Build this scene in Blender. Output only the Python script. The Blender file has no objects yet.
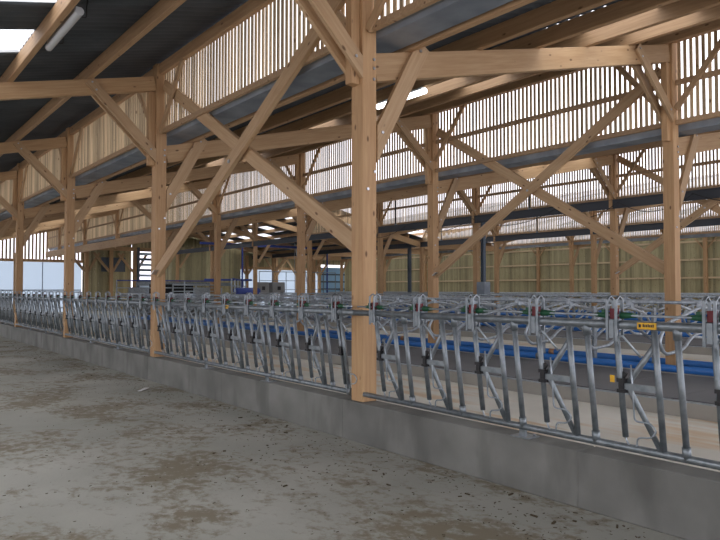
import bpy, bmesh, math, random
from mathutils import Vector, Matrix
random.seed(7)
scene = bpy.context.scene
COL = scene.collection
PI = math.pi

# ------------------------------------------------------------------ camera
cam_data = bpy.data.cameras.new('camera')
cam = bpy.data.objects.new('camera', cam_data)
COL.objects.link(cam)
scene.camera = cam
cam_data.sensor_width = 36.0
cam_data.sensor_fit = 'HORIZONTAL'
cam_data.lens = 36.0 * 650.0 / 720.0
cam_data.clip_start = 0.05
cam_data.clip_end = 500
cam.location = (-4.41, 0.0, 1.65)
cam.rotation_euler = (math.radians(90 + 1.7), 0, -math.radians(38.5))

# ------------------------------------------------------------------ world and exposure
world = bpy.data.worlds.new('overcast_sky')
scene.world = world
world.use_nodes = True
wn = world.node_tree.nodes
wl = world.node_tree.links
bg = wn['Background']
wtc = wn.new('ShaderNodeTexCoord')
wsep = wn.new('ShaderNodeSeparateXYZ')
wl.new(wtc.outputs['Generated'], wsep.inputs[0])
wr = wn.new('ShaderNodeValToRGB')
wr.color_ramp.elements[0].position = 0.0
wr.color_ramp.elements[0].color = (0.80, 0.78, 0.86, 1)
wr.color_ramp.elements[1].position = 0.5
wr.color_ramp.elements[1].color = (0.95, 0.96, 1.0, 1)
wl.new(wsep.outputs['Z'], wr.inputs[0])
wl.new(wr.outputs[0], bg.inputs['Color'])
bg.inputs['Strength'].default_value = 2.2
sun_d = bpy.data.lights.new('veiled_sun', 'SUN')
sun_d.energy = 0.8
sun_d.angle = math.radians(40)
sun_d.color = (1.0, 0.97, 0.93)
sun = bpy.data.objects.new('veiled_sun', sun_d)
COL.objects.link(sun)
sun.rotation_euler = (math.radians(38), math.radians(14), 0)
scene.view_settings.view_transform = 'Standard'
scene.view_settings.look = 'None'
scene.view_settings.gamma = 1
scene.view_settings.use_curve_mapping = False
scene.view_settings.exposure = 0.24

# ------------------------------------------------------------------ materials
MATS = {}


def new_mat(name, rough=0.7, metal=0.0, color=(0.5, 0.5, 0.5)):
    m = bpy.data.materials.new(name)
    m.use_nodes = True
    b = m.node_tree.nodes['Principled BSDF']
    b.inputs['Roughness'].default_value = rough
    b.inputs['Metallic'].default_value = metal
    b.inputs['Base Color'].default_value = (*color, 1)
    MATS[name] = m
    return m, m.node_tree.nodes, m.node_tree.links, b


def ramp(nodes, stops):
    r = nodes.new('ShaderNodeValToRGB')
    cr = r.color_ramp
    while len(cr.elements) < len(stops):
        cr.elements.new(0.5)
    for e, (p, c) in zip(cr.elements, stops):
        e.position = p
        e.color = (*c, 1)
    return r


def mixc(nodes, links, a, b, fac, mode='MIX'):
    m = nodes.new('ShaderNodeMix')
    m.data_type = 'RGBA'
    m.blend_type = mode
    for sock, v in ((m.inputs[6], a), (m.inputs[7], b), (m.inputs[0], fac)):
        if hasattr(v, 'is_linked'):
            links.new(v, sock)
        else:
            sock.default_value = (*v, 1) if isinstance(v, tuple) else v
    return m.outputs[2]


def wood_mat(name, c1, c2, knot=(0.16, 0.08, 0.035), axis=0, island=False, vary=0.22, rough=0.65):
    m, n, l, b = new_mat(name, rough)
    tc = n.new('ShaderNodeTexCoord')
    add = n.new('ShaderNodeVectorMath')
    add.operation = 'ADD'
    l.new(tc.outputs['Object'], add.inputs[0])
    if island:
        g = n.new('ShaderNodeNewGeometry')
        rnd = g.outputs['Random Per Island']
    else:
        oi = n.new('ShaderNodeObjectInfo')
        rnd = oi.outputs['Random']
    mul = n.new('ShaderNodeVectorMath')
    mul.operation = 'SCALE'
    mul.inputs[0].default_value = (31, 17, 23)
    l.new(rnd, mul.inputs['Scale'])
    l.new(mul.outputs[0], add.inputs[1])
    mp = n.new('ShaderNodeMapping')
    s = [16.0, 16.0, 16.0]
    s[axis] = 0.9
    mp.inputs['Scale'].default_value = s
    l.new(add.outputs[0], mp.inputs['Vector'])
    nz = n.new('ShaderNodeTexNoise')
    nz.inputs['Scale'].default_value = 2.0
    nz.inputs['Detail'].default_value = 5
    nz.inputs['Roughness'].default_value = 0.6
    l.new(mp.outputs[0], nz.inputs['Vector'])
    r = ramp(n, [(0.32, c2), (0.68, c1)])
    l.new(nz.outputs['Fac'], r.inputs[0])
    # knots
    mp2 = n.new('ShaderNodeMapping')
    s2 = [7.0, 7.0, 7.0]
    s2[axis] = 3.2
    mp2.inputs['Scale'].default_value = s2
    l.new(add.outputs[0], mp2.inputs['Vector'])
    vo = n.new('ShaderNodeTexVoronoi')
    vo.inputs['Scale'].default_value = 1.0
    l.new(mp2.outputs[0], vo.inputs['Vector'])
    kr = ramp(n, [(0.07, (1, 1, 1)), (0.14, (0, 0, 0))])
    l.new(vo.outputs['Distance'], kr.inputs[0])
    col = mixc(n, l, r.outputs[0], knot, kr.outputs[0])
    # piece to piece variation
    mr = n.new('ShaderNodeMapRange')
    mr.inputs['To Min'].default_value = 1 - vary
    mr.inputs['To Max'].default_value = 1 + vary * 0.6
    l.new(rnd, mr.inputs['Value'])
    hs = n.new('ShaderNodeHueSaturation')
    l.new(mr.outputs[0], hs.inputs['Value'])
    l.new(col, hs.inputs['Color'])
    l.new(hs.outputs[0], b.inputs['Base Color'])
    return m


wood_mat('douglas_post', (0.55, 0.35, 0.18), (0.45, 0.26, 0.125), vary=0.12)
wood_mat('brace_wood', (0.56, 0.385, 0.225), (0.46, 0.29, 0.15), vary=0.16)
wood_mat('rafter_wood', (0.56, 0.37, 0.20), (0.45, 0.27, 0.13), vary=0.14)
wood_mat('purlin_wood', (0.50, 0.32, 0.175), (0.38, 0.225, 0.115), vary=0.12)
wood_mat('slat_wood', (0.66, 0.51, 0.32), (0.52, 0.38, 0.23), axis=2, island=True, vary=0.4, rough=0.8)
wood_mat('pale_rail', (0.72, 0.58, 0.38), (0.60, 0.46, 0.28), vary=0.08)
wood_mat('rail_wood', (0.50, 0.34, 0.20), (0.38, 0.24, 0.13), axis=1, vary=0.1)
wood_mat('plank_wood', (0.47, 0.42, 0.25), (0.34, 0.30, 0.165), axis=2, island=True, vary=0.35, rough=0.85)

# concrete of the alley with dirt
m, n, l, b = new_mat('alley_concrete', 0.8)
tc = n.new('ShaderNodeTexCoord')
nz = n.new('ShaderNodeTexNoise'); nz.inputs['Scale'].default_value = 0.55; nz.inputs['Detail'].default_value = 6
l.new(tc.outputs['Object'], nz.inputs['Vector'])
base = ramp(n, [(0.3, (0.33, 0.33, 0.29)), (0.7, (0.50, 0.495, 0.445))])
l.new(nz.outputs['Fac'], base.inputs[0])
mp = n.new('ShaderNodeMapping'); mp.inputs['Scale'].default_value = (1.0, 0.8, 1); mp.inputs['Rotation'].default_value = (0, 0, 0.5)
l.new(tc.outputs['Object'], mp.inputs['Vector'])
n2 = n.new('ShaderNodeTexNoise'); n2.inputs['Scale'].default_value = 1.1; n2.inputs['Detail'].default_value = 3
n3 = n.new('ShaderNodeTexNoise'); n3.inputs['Scale'].default_value = 9.0; n3.inputs['Detail'].default_value = 7; n3.inputs['Roughness'].default_value = 0.7
l.new(mp.outputs[0], n2.inputs['Vector']); l.new(mp.outputs[0], n3.inputs['Vector'])
mm = n.new('ShaderNodeMath'); mm.operation = 'MULTIPLY'
l.new(n2.outputs['Fac'], mm.inputs[0]); l.new(n3.outputs['Fac'], mm.inputs[1])
dr = ramp(n, [(0.235, (0, 0, 0)), (0.32, (0.75, 0.75, 0.75))])
l.new(mm.outputs[0], dr.inputs[0])
c = mixc(n, l, base.outputs[0], (0.19, 0.145, 0.08), dr.outputs[0])
n4 = n.new('ShaderNodeTexNoise'); n4.inputs['Scale'].default_value = 34.0; n4.inputs['Detail'].default_value = 4
l.new(tc.outputs['Object'], n4.inputs['Vector'])
sp = ramp(n, [(0.70, (0, 0, 0)), (0.76, (0.7, 0.7, 0.7))])
l.new(n4.outputs['Fac'], sp.inputs[0])
c = mixc(n, l, c, (0.11, 0.085, 0.055), sp.outputs[0])
l.new(c, b.inputs['Base Color'])
bmp = n.new('ShaderNodeBump'); bmp.inputs['Strength'].default_value = 0.35; bmp.inputs['Distance'].default_value = 0.02
l.new(n3.outputs['Fac'], bmp.inputs['Height']); l.new(bmp.outputs[0], b.inputs['Normal'])


def concrete(name, ca, cb, scale=1.2, stain=None, sscale=(0.35, 2.2, 1)):
    m, n, l, b = new_mat(name, 0.85)
    tc = n.new('ShaderNodeTexCoord')
    nz = n.new('ShaderNodeTexNoise'); nz.inputs['Scale'].default_value = scale; nz.inputs['Detail'].default_value = 7
    l.new(tc.outputs['Object'], nz.inputs['Vector'])
    r = ramp(n, [(0.3, ca), (0.7, cb)])
    l.new(nz.outputs['Fac'], r.inputs[0])
    out = r.outputs[0]
    if stain:
        mp = n.new('ShaderNodeMapping'); mp.inputs['Scale'].default_value = sscale
        l.new(tc.outputs['Object'], mp.inputs['Vector'])
        ns = n.new('ShaderNodeTexNoise'); ns.inputs['Scale'].default_value = 1.3; ns.inputs['Detail'].default_value = 5
        l.new(mp.outputs[0], ns.inputs['Vector'])
        rs = ramp(n, [(0.52, (0, 0, 0)), (0.66, (0.6, 0.6, 0.6))])
        l.new(ns.outputs['Fac'], rs.inputs[0])
        out = mixc(n, l, out, stain, rs.outputs[0])
    l.new(out, b.inputs['Base Color'])
    return m


concrete('wall_concrete', (0.15, 0.15, 0.14), (0.25, 0.25, 0.235), 1.6, (0.10, 0.10, 0.092), (1, 1.6, 0.5))
concrete('passage_concrete', (0.68, 0.65, 0.58), (0.80, 0.77, 0.70), 1.0, (0.66, 0.42, 0.20), (2.4, 0.35, 1))
concrete('platform_concrete', (0.36, 0.345, 0.31), (0.46, 0.44, 0.40), 1.5)
concrete('rubber_mat', (0.155, 0.155, 0.165), (0.20, 0.20, 0.21), 0.8)


def galv(name, a=(0.19, 0.22, 0.24), c2=(0.29, 0.32, 0.345), rough=0.4, metal=0.65, sc=14):
    m, n, l, b = new_mat(name, rough, metal)
    tc = n.new('ShaderNodeTexCoord')
    nz = n.new('ShaderNodeTexNoise'); nz.inputs['Scale'].default_value = sc; nz.inputs['Detail'].default_value = 3
    l.new(tc.outputs['Object'], nz.inputs['Vector'])
    r = ramp(n, [(0.35, a), (0.65, c2)])
    l.new(nz.outputs['Fac'], r.inputs[0]); l.new(r.outputs[0], b.inputs['Base Color'])
    return m


galv('galvanised')
galv('galvanised_bright', (0.34, 0.385, 0.43), (0.50, 0.55, 0.60), 0.38, 0.6)
galv('gutter_steel', (0.20, 0.235, 0.275), (0.32, 0.36, 0.41), 0.5, 0.4, 2)
new_mat('dark_steel', 0.5, 0.2, (0.055, 0.062, 0.075))
new_mat('slate_steel', 0.5, 0.2, (0.10, 0.13, 0.17))
new_mat('blue_pipe', 0.35, 0.0, (0.03, 0.17, 0.52))
new_mat('blue_paint', 0.4, 0.0, (0.03, 0.06, 0.30))
new_mat('red_plastic', 0.5, 0.0, (0.13, 0.006, 0.012))
new_mat('green_plastic', 0.5, 0.0, (0.008, 0.085, 0.035))
new_mat('black_plastic', 0.5, 0.0, (0.015, 0.015, 0.017))
new_mat('yellow_sticker', 0.5, 0.0, (0.75, 0.42, 0.02))
new_mat('black_rubber_cable', 0.6, 0.0, (0.02, 0.02, 0.02))
new_mat('machine_grey', 0.5, 0.1, (0.28, 0.28, 0.28))
new_mat('white_paper', 0.8, 0.0, (0.8, 0.8, 0.8))
new_mat('roof_sheet_lit', 0.9, 0.0, (0.50, 0.48, 0.50))  # top face of the same grey sheets, outdoor brightness put into the colour
new_mat('bolt_steel', 0.3, 0.9, (0.55, 0.56, 0.58))
new_mat('dirt', 0.95, 0.0, (0.10, 0.075, 0.045))
new_mat('brown_hoof_dirt', 0.95, 0.0, (0.18, 0.12, 0.07))
new_mat('black_void', 0.9, 0.0, (0.012, 0.012, 0.012))
new_mat('cobble_brown', 0.7, 0.0, (0.40, 0.22, 0.12))

# fibre cement roof, underside shade put into a darker colour
m, n, l, b = new_mat('roof_sheet_shaded', 0.9)
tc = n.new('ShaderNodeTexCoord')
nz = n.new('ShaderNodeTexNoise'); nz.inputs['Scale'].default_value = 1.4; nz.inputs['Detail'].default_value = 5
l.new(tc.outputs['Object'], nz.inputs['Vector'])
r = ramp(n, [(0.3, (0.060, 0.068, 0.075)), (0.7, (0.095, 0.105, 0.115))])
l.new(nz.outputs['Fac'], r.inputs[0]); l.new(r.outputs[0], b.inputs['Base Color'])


def translucent(name, color, trans=0.55):
    m = bpy.data.materials.new(name)
    m.use_nodes = True
    n = m.node_tree.nodes; l = m.node_tree.links
    n.remove(n['Principled BSDF'])
    out = n['Material Output']
    t = n.new('ShaderNodeBsdfTranslucent'); t.inputs[0].default_value = (*color, 1)
    d = n.new('ShaderNodeBsdfDiffuse'); d.inputs[0].default_value = (*color, 1)
    tr = n.new('ShaderNodeBsdfTransparent'); tr.inputs[0].default_value = (*color, 1)
    m1 = n.new('ShaderNodeMixShader'); m1.inputs[0].default_value = 0.25
    m2 = n.new('ShaderNodeMixShader'); m2.inputs[0].default_value = trans
    l.new(t.outputs[0], m1.inputs[1]); l.new(d.outputs[0], m1.inputs[2])
    l.new(m1.outputs[0], m2.inputs[1]); l.new(tr.outputs[0], m2.inputs[2])
    l.new(m2.outputs[0], out.inputs['Surface'])
    MATS[name] = m
    return m


translucent('skylight_sheet', (0.93, 0.95, 0.97), 0.6)
translucent('white_cladding', (0.62, 0.68, 0.73), 0.0)
m, n, l, b = new_mat('tube_glow', 0.4)
b.inputs['Emission Color'].default_value = (0.95, 0.98, 1, 1)
b.inputs['Emission Strength'].default_value = 3.0
m, n, l, b = new_mat('tube_cover', 0.25, 0.0, (0.55, 0.57, 0.58))
m, n, l, b = new_mat('blue_cladding', 0.5, 0.0, (0.28, 0.48, 0.68))


# ------------------------------------------------------------------ helpers
def setp(o, label=None, cat=None, group=None, kind=None):
    if label: o['label'] = label
    if cat: o['category'] = cat
    if group: o['group'] = group
    if kind: o['kind'] = kind
    return o


def empty(name, loc, label=None, cat=None, group=None):
    o = bpy.data.objects.new(name, None)
    COL.objects.link(o)
    o.location = loc
    o.empty_display_size = 0.1
    return setp(o, label, cat, group)


def link_mesh(name, me, mat, parent=None):
    o = bpy.data.objects.new(name, me)
    COL.objects.link(o)
    if mat and not me.materials:
        me.materials.append(MATS[mat])
    if parent is not None:
        o.parent = parent
    return o


class MB:
    """collects shapes, then links them as one mesh"""
    def __init__(s):
        s.v = []; s.f = []; s.sm = []

    def box(s, x0, x1, y0, y1, z0, z1):
        b = len(s.v)
        s.v += [(x, y, z) for x in (x0, x1) for y in (y0, y1) for z in (z0, z1)]
        for f in ((0, 1, 3, 2), (4, 6, 7, 5), (0, 4, 5, 1), (2, 3, 7, 6), (0, 2, 6, 4), (1, 5, 7, 3)):
            s.f.append([b + i for i in f]); s.sm.append(False)
        return s

    def bar(s, p1, p2, w, h, up=(0, 0, 1)):
        p1 = Vector(p1); p2 = Vector(p2)
        d = (p2 - p1).normalized()
        up = Vector(up)
        if abs(d.dot(up)) > 0.99: up = Vector((1, 0, 0))
        side = d.cross(up).normalized(); u = side.cross(d).normalized()
        b = len(s.v)
        for p in (p1, p2):
            for a, c in ((-1, -1), (1, -1), (1, 1), (-1, 1)):
                s.v.append(tuple(p + side * a * w / 2 + u * c * h / 2))
        for f in ((0, 1, 2, 3), (7, 6, 5, 4), (0, 4, 5, 1), (1, 5, 6, 2), (2, 6, 7, 3), (3, 7, 4, 0)):
            s.f.append([b + i for i in f]); s.sm.append(False)
        return s

    def tube(s, pts, r, seg=8, r2=None, caps=True):
        pts = [Vector(p) for p in pts]
        n = len(pts)
        b = len(s.v)
        prev = None
        for i, p in enumerate(pts):
            if i == 0: d = pts[1] - pts[0]
            elif i == n - 1: d = pts[-1] - pts[-2]
            else: d = (pts[i + 1] - p).normalized() + (p - pts[i - 1]).normalized()
            d.normalize()
            if prev is None:
                a = Vector((0, 0, 1)) if abs(d.z) < 0.9 else Vector((1, 0, 0))
                u = d.cross(a).normalized()
            else:
                u = (prev - d * prev.dot(d)).normalized()
            prev = u
            w = d.cross(u)
            rr = r if r2 is None else r + (r2 - r) * i / (n - 1)
            for k in range(seg):
                t = 2 * PI * k / seg
                s.v.append(tuple(p + (u * math.cos(t) + w * math.sin(t)) * rr))
        for i in range(n - 1):
            for k in range(seg):
                k2 = (k + 1) % seg
                s.f.append([b + i * seg + k, b + i * seg + k2, b + (i + 1) * seg + k2, b + (i + 1) * seg + k])
                s.sm.append(True)
        if caps:
            s.f.append([b + k for k in range(seg)][::-1]); s.sm.append(False)
            s.f.append([b + (n - 1) * seg + k for k in range(seg)]); s.sm.append(False)
        return s

    def mesh(s, name):
        me = bpy.data.meshes.new(name)
        me.from_pydata(s.v, [], s.f)
        me.polygons.foreach_set('use_smooth', s.sm)
        bm = bmesh.new(); bm.from_mesh(me)
        bmesh.ops.recalc_face_normals(bm, faces=bm.faces)
        bm.to_mesh(me); bm.free()
        return me

    def build(s, name, mat, parent=None):
        return link_mesh(name, s.mesh(name), mat, parent)


def rounded(pts, rad=0.1, k=4):
    """fillet the corners of a polyline"""
    pts = [Vector(p) for p in pts]
    out = [pts[0]]
    for i in range(1, len(pts) - 1):
        a, b, c = pts[i - 1], pts[i], pts[i + 1]
        r1 = min(rad, (a - b).length * 0.45, (c - b).length * 0.45)
        p = b + (a - b).normalized() * r1; q = b + (c - b).normalized() * r1
        for j in range(k + 1):
            t = j / k
            out.append((1 - t) ** 2 * p + 2 * (1 - t) * t * b + t * t * q)
    out.append(pts[-1])
    return out


BEAMS = {}


def beam(name, p1, p2, w, h, mat, parent=None, up=(0, 0, 1), bevel=0.006):
    """squared timber: local X runs along its length"""
    p1 = Vector(p1); p2 = Vector(p2)
    L = (p2 - p1).length
    key = (round(L, 3), w, h, mat)
    if key not in BEAMS:
        bm = bmesh.new()
        bmesh.ops.create_cube(bm, size=1)
        bmesh.ops.scale(bm, vec=(L, w, h), verts=bm.verts)
        if bevel: bmesh.ops.bevel(bm, geom=list(bm.edges), offset=bevel, segments=1, affect='EDGES')
        me = bpy.data.meshes.new(name)
        bm.to_mesh(me); bm.free()
        me.materials.append(MATS[mat])
        BEAMS[key] = me
    o = bpy.data.objects.new(name, BEAMS[key])
    COL.objects.link(o)
    d = (p2 - p1).normalized(); up = Vector(up)
    if abs(d.dot(up)) > 0.99: up = Vector((1, 0, 0))
    side = up.cross(d).normalized(); u = d.cross(side).normalized()
    M = Matrix((d, side, u)).transposed().to_4x4()
    M.translation = (p1 + p2) / 2
    if parent is not None:
        o.parent = parent
        M.translation = M.translation - parent.location
    o.matrix_local = M
    return o


def kneeboard(parent, lo, hi, y, thick, width, mat='brace_wood'):
    """board in the x-z plane, its low end cut plumb against the post"""
    lo = Vector((lo[0], 0, lo[1])); hi = Vector((hi[0], 0, hi[1]))
    d = (hi - lo).normalized(); L = (hi - lo).length
    side = Vector((0, 1, 0)); n_ = d.cross(side)
    key = ('knee', round(L, 3), round(d.x, 3), thick, width)
    if key not in BEAMS:
        pts = []
        for v in (-width / 2, width / 2): pts.append((-v * n_.x / d.x, v))
        pts.append((L, width / 2)); pts.append((L, -width / 2))
        m = MB()
        for yy in (-thick / 2, thick / 2):
            for u, v in pts: m.v.append((u, yy, v))
        m.f = [[0, 1, 2, 3], [7, 6, 5, 4]] + [[i, (i + 1) % 4, (i + 1) % 4 + 4, i + 4] for i in range(4)]
        m.sm = [False] * 6
        me = m.mesh('board'); me.materials.append(MATS[mat]); BEAMS[key] = me
    o = bpy.data.objects.new('board', BEAMS[key]); COL.objects.link(o); o.parent = parent
    M = Matrix((d, side, n_)).transposed().to_4x4()
    M.translation = Vector((lo.x, y, lo.z)) - parent.location
    o.matrix_local = M
    return o


def copy_tree(root, loc, label=None, group=None, cat=None):
    r = root.copy(); COL.objects.link(r); r.location = loc
    if label: r['label'] = label
    if group: r['group'] = group
    for ch in list(root.children):
        c = ch.copy(); COL.objects.link(c); c.parent = r
        for g in list(ch.children):
            d = g.copy(); COL.objects.link(d); d.parent = c
    return r


ORD = ['nearest', 'second nearest', 'third nearest', 'fourth nearest', 'fifth nearest', 'sixth nearest',
       'seventh nearest', 'eighth nearest', 'ninth nearest', 'tenth nearest']
BAYL = 6.0
Y0 = 5.5
YEND = 51.0
YSTART = -6.0
NP = 8


def yn(k): return Y0 + BAYL * k


ROWS = dict(A=0.0, B=7.06, C=15.5, D=24.0, E=31.2, F=36.0)
ROWTXT = dict(A='on the low feed wall', B='in the first cubicle row',
              C='in the second cubicle row', D='in the third cubicle row', E='in the fourth cubicle row',
              F='against the plank back wall')
# rafter top line of each bay: x0, x1, z0 (at x0), slope, depth
BAYS = {
    'Z': dict(x0=-9.0, x1=0.0, z=lambda x: 5.54 + 0.245 * x, dep=0.26, txt='over the feed alley'),  # bay stretched left out of view to cut open sky light
    'A': dict(x0=0.2, x1=7.06, z=lambda x: 4.29 + 0.252 * (x - 0.2), dep=0.31, txt='between feed wall and first cubicle row'),
    'B': dict(x0=7.26, x1=15.5, z=lambda x: 4.38 + 0.212 * (x - 7.31), dep=0.33, txt='between first and second cubicle rows'),
    'C': dict(x0=15.7, x1=24.0, z=lambda x: 4.42 + 0.212 * (x - 15.7), dep=0.33, txt='between second and third cubicle rows'),
    'D': dict(x0=24.2, x1=31.2, z=lambda x: 4.42 + 0.225 * (x - 24.2), dep=0.31, txt='between third and fourth cubicle rows'),
    'E': dict(x0=31.4, x1=36.0, z=lambda x: 4.42 + 0.2 * (x - 31.4), dep=0.3, txt='between fourth cubicle row and back wall'),
}

# ------------------------------------------------------------------ structure: floors
MB().box(-9, 0.0, YSTART, YEND, -0.2, 0).build('floor', 'alley_concrete')['kind'] = 'structure'
MB().box(0.0, 36.3, YSTART, YEND, -0.2, 0.0).build('floor', 'passage_concrete')['kind'] = 'structure'

set_left = MB().box(-9.2, -9.0, YSTART, YEND, 0.0, 1.3).build('wall_left_unseen', 'plank_wood')  # unseen wall, added to hold back daylight from the left
set_left['kind'] = 'structure'
# low wall under the feed barrier, poured in lengths with joints
wallm = MB()
wall_len = 2.95
y = YSTART
while y < YEND - 0.01:
    y2 = min(y + wall_len, YEND)
    wallm.box(-0.04, 0.2, y + 0.004, y2 - 0.004, 0.0, 0.43)
    y = y2
wallm.box(-0.035, 0.195, YSTART, YEND, 0.0, 0.425)
w_ = wallm.build('wall_feed', 'wall_concrete')
w_['kind'] = 'structure'
bev = w_.modifiers.new('edge', 'BEVEL'); bev.width = 0.008; bev.segments = 1


# cubicle platforms with mats
def platform(key, xa, xb, y1, label):
    r = empty('cubicle_platform', (xa, 2 - 5, 0), label, 'platform')
    lx = xb - xa
    m = MB(); m.box(0, lx, 0, y1 + 3, 0, 0.19)
    o = m.build('concrete_slab', 'platform_concrete', r)
    c = lx / 2
    mm_ = MB(); lime = MB()
    yy = 0.0
    while yy < y1 + 3 - 0.1:
        mm_.box(0.06, c - 0.55, yy + 0.004, min(yy + 1.196, y1 + 3), 0.191, 0.222)
        if xb < 35: lime.box(c + 0.55, lx - 0.06, yy + 0.004, min(yy + 1.196, y1 + 3), 0.191, 0.222)
        yy += 1.2
    mm_.build('rubber_mat', 'rubber_mat', r)
    lime.build('limed_mat', 'passage_concrete', r)['label'] = 'pale lime dusted mats on the far side'
    e = MB(); e.box(-0.012, 0.06, 0, y1 + 3, 0.191, 0.205)
    e.build('edge_strip', 'galvanised_bright', r)
    return r


CUBEND = dict(B=33.0, C=34.0, D=39.0, E=48.0)
CUBN = dict(B='first', C='second', D='third', E='fourth')
for key in 'BCDE':
    xc = ROWS[key] + 0.1
    platform(key, xc - 3.04, xc + 3.04, CUBEND[key], f'raised concrete platform with grey rubber mats under the {CUBN[key]} cubicle row')

# ------------------------------------------------------------------ structure: roofs
PITCH = 0.177


def roof(key, xa, xb, y0, y1, zf, skylights, nseg=1):
    """corrugated sheets, waves run up the slope; skylights = list of (ya, yb, xa, xb)"""
    mbs = {'roof_sheet_shaded': ([], []), 'skylight_sheet': ([], [])}
    xs = sorted(set([xa, xb] + [s[2] for s in skylights] + [s[3] for s in skylights]))
    xs = [x for x in xs if xa - 1e-6 <= x <= xb + 1e-6]
    step = PITCH / 6
    ny = int(round((y1 - y0) / step))
    def zz(x, y): return zf(x) + 0.026 * (1 - math.cos(2 * PI * y / PITCH))
    for i in range(len(xs) - 1):
        x0_, x1_ = xs[i], xs[i + 1]
        xm = (x0_ + x1_) / 2
        for j in range(ny):
            ya = y0 + j * step; yb = ya + step; ym = (ya + yb) / 2
            t = any(s[0] <= ym < s[1] and s[2] <= xm <= s[3] for s in skylights)
            v, f = mbs['skylight_sheet' if t else 'roof_sheet_shaded']
            b = len(v)
            v += [(x0_, ya, zz(x0_, ya)), (x1_, ya, zz(x1_, ya)), (x1_, yb, zz(x1_, yb)), (x0_, yb, zz(x0_, yb))]
            f.append((b, b + 1, b + 2, b + 3))
    for mat, (v, f) in mbs.items():
        if not f: continue
        me = bpy.data.meshes.new('ceiling')
        me.from_pydata(v, [], f)
        bm = bmesh.new(); bm.from_mesh(me)
        bmesh.ops.remove_doubles(bm, verts=bm.verts, dist=0.0005)
        bm.to_mesh(me); bm.free()
        me.polygons.foreach_set('use_smooth', [True] * len(me.polygons))
        if mat == 'roof_sheet_shaded': me.materials.append(MATS['roof_sheet_lit'])
        o = link_mesh('ceiling' if mat == 'roof_sheet_shaded' else 'window_roof_some_added', me, mat)  # skylights, some of them added only for more light
        o['kind'] = 'structure'
        if mat == 'roof_sheet_shaded':
            me.materials.append(MATS['roof_sheet_shaded'])
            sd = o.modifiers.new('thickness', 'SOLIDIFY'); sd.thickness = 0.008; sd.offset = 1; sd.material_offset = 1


PUR = {
    'Z': [-8.6, -7.35, -6.1, -4.85, -3.6, -2.38, -1.15],
    'A': [0.72, 1.95, 3.2, 4.45, 5.7, 6.9],
    'B': [7.95, 9.2, 10.45, 11.7, 12.95, 14.2, 15.3],
    'C': [16.4, 17.65, 18.9, 20.15, 21.4, 22.65, 23.8],
    'D': [24.9, 26.15, 27.4, 28.65, 29.9, 31.0],
    'E': [32.1, 33.3, 34.5, 35.7],
}
PH = 0.22
SKY = {
    'Z': [(9.64, 10.69, -3.55, -2.42), (7.5, 8.6, -3.55, -2.42), (13.6, 14.7, -3.55, -2.42), (5.0, 6.1, -3.55, -2.42), (22, 23.1, -3.55, -2.42), (31, 32.1, -3.55, -2.42)]
         + [(-5 + 2.4 * i, -3.85 + 2.4 * i, -8.3, -4.95) for i in range(23)],  # out-of-view row of skylights, added to brighten the alley
    'A': [(a, a + 1.15, 3.25, 5.65) for a in (0.5, 4.4, 8.0, 12.0, 17.6, 22.6, 28.5, 34.4, 40.3, 46)],
    'B': [(a, a + 1.15, 10.5, 14.15) for a in (2, 6.6, 10.8, 14.2, 18.4, 23, 27.5, 31.5, 35.5, 38, 41, 43.5, 46)],
    'C': [(a, a + 1.15, 18, 23) for a in (2, 5, 8, 11, 14, 17, 20, 23, 26)],  # skylights added out of view to lift the deep interior
    'D': [(a, a + 1.15, 26, 30.2) for a in (2, 5, 8, 11, 14, 17, 20, 23, 26)],  # likewise added out of view for a brighter interior
    'E': [(a, a + 1.15, 32.4, 35.8) for a in (0, 3, 6, 9, 12, 15, 18, 21, 24, 27, 30, 33, 36, 39, 42, 45, 48)],  # dense run of added skylights, brightens the back wall
}
YC = 29.5
for key, B in BAYS.items():
    yend = YC if key in 'CD' else YEND
    z = B['z']
    xa = B['x0'] + (0.38 if key != 'Z' else 0)
    xb = B['x1'] + (0.45 if key != 'E' else 0.3)
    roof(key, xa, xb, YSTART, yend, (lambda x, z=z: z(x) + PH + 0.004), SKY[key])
    for i, x in enumerate(PUR[key]):
        zt = z(x) + 0.003
        lab = f'long timber purlin {B["txt"]}, {["lowest", "second from the gutter", "third from the gutter", "fourth from the gutter", "fifth from the gutter", "sixth from the gutter", "topmost"][i]}'
        o = beam('purlin', (x, YSTART, zt + PH / 2), (x, yend, zt + PH / 2), 0.085, PH, 'purlin_wood')
        setp(o, lab, 'purlin', 'purlins under the roof sheets ' + B['txt'])

# wide level roof over the far end, past the slat screens of the second and third rows
def zfar(x): return 6.28 - 0.2 * (x - 15.7) if x < 24.0 else 4.62


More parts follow.
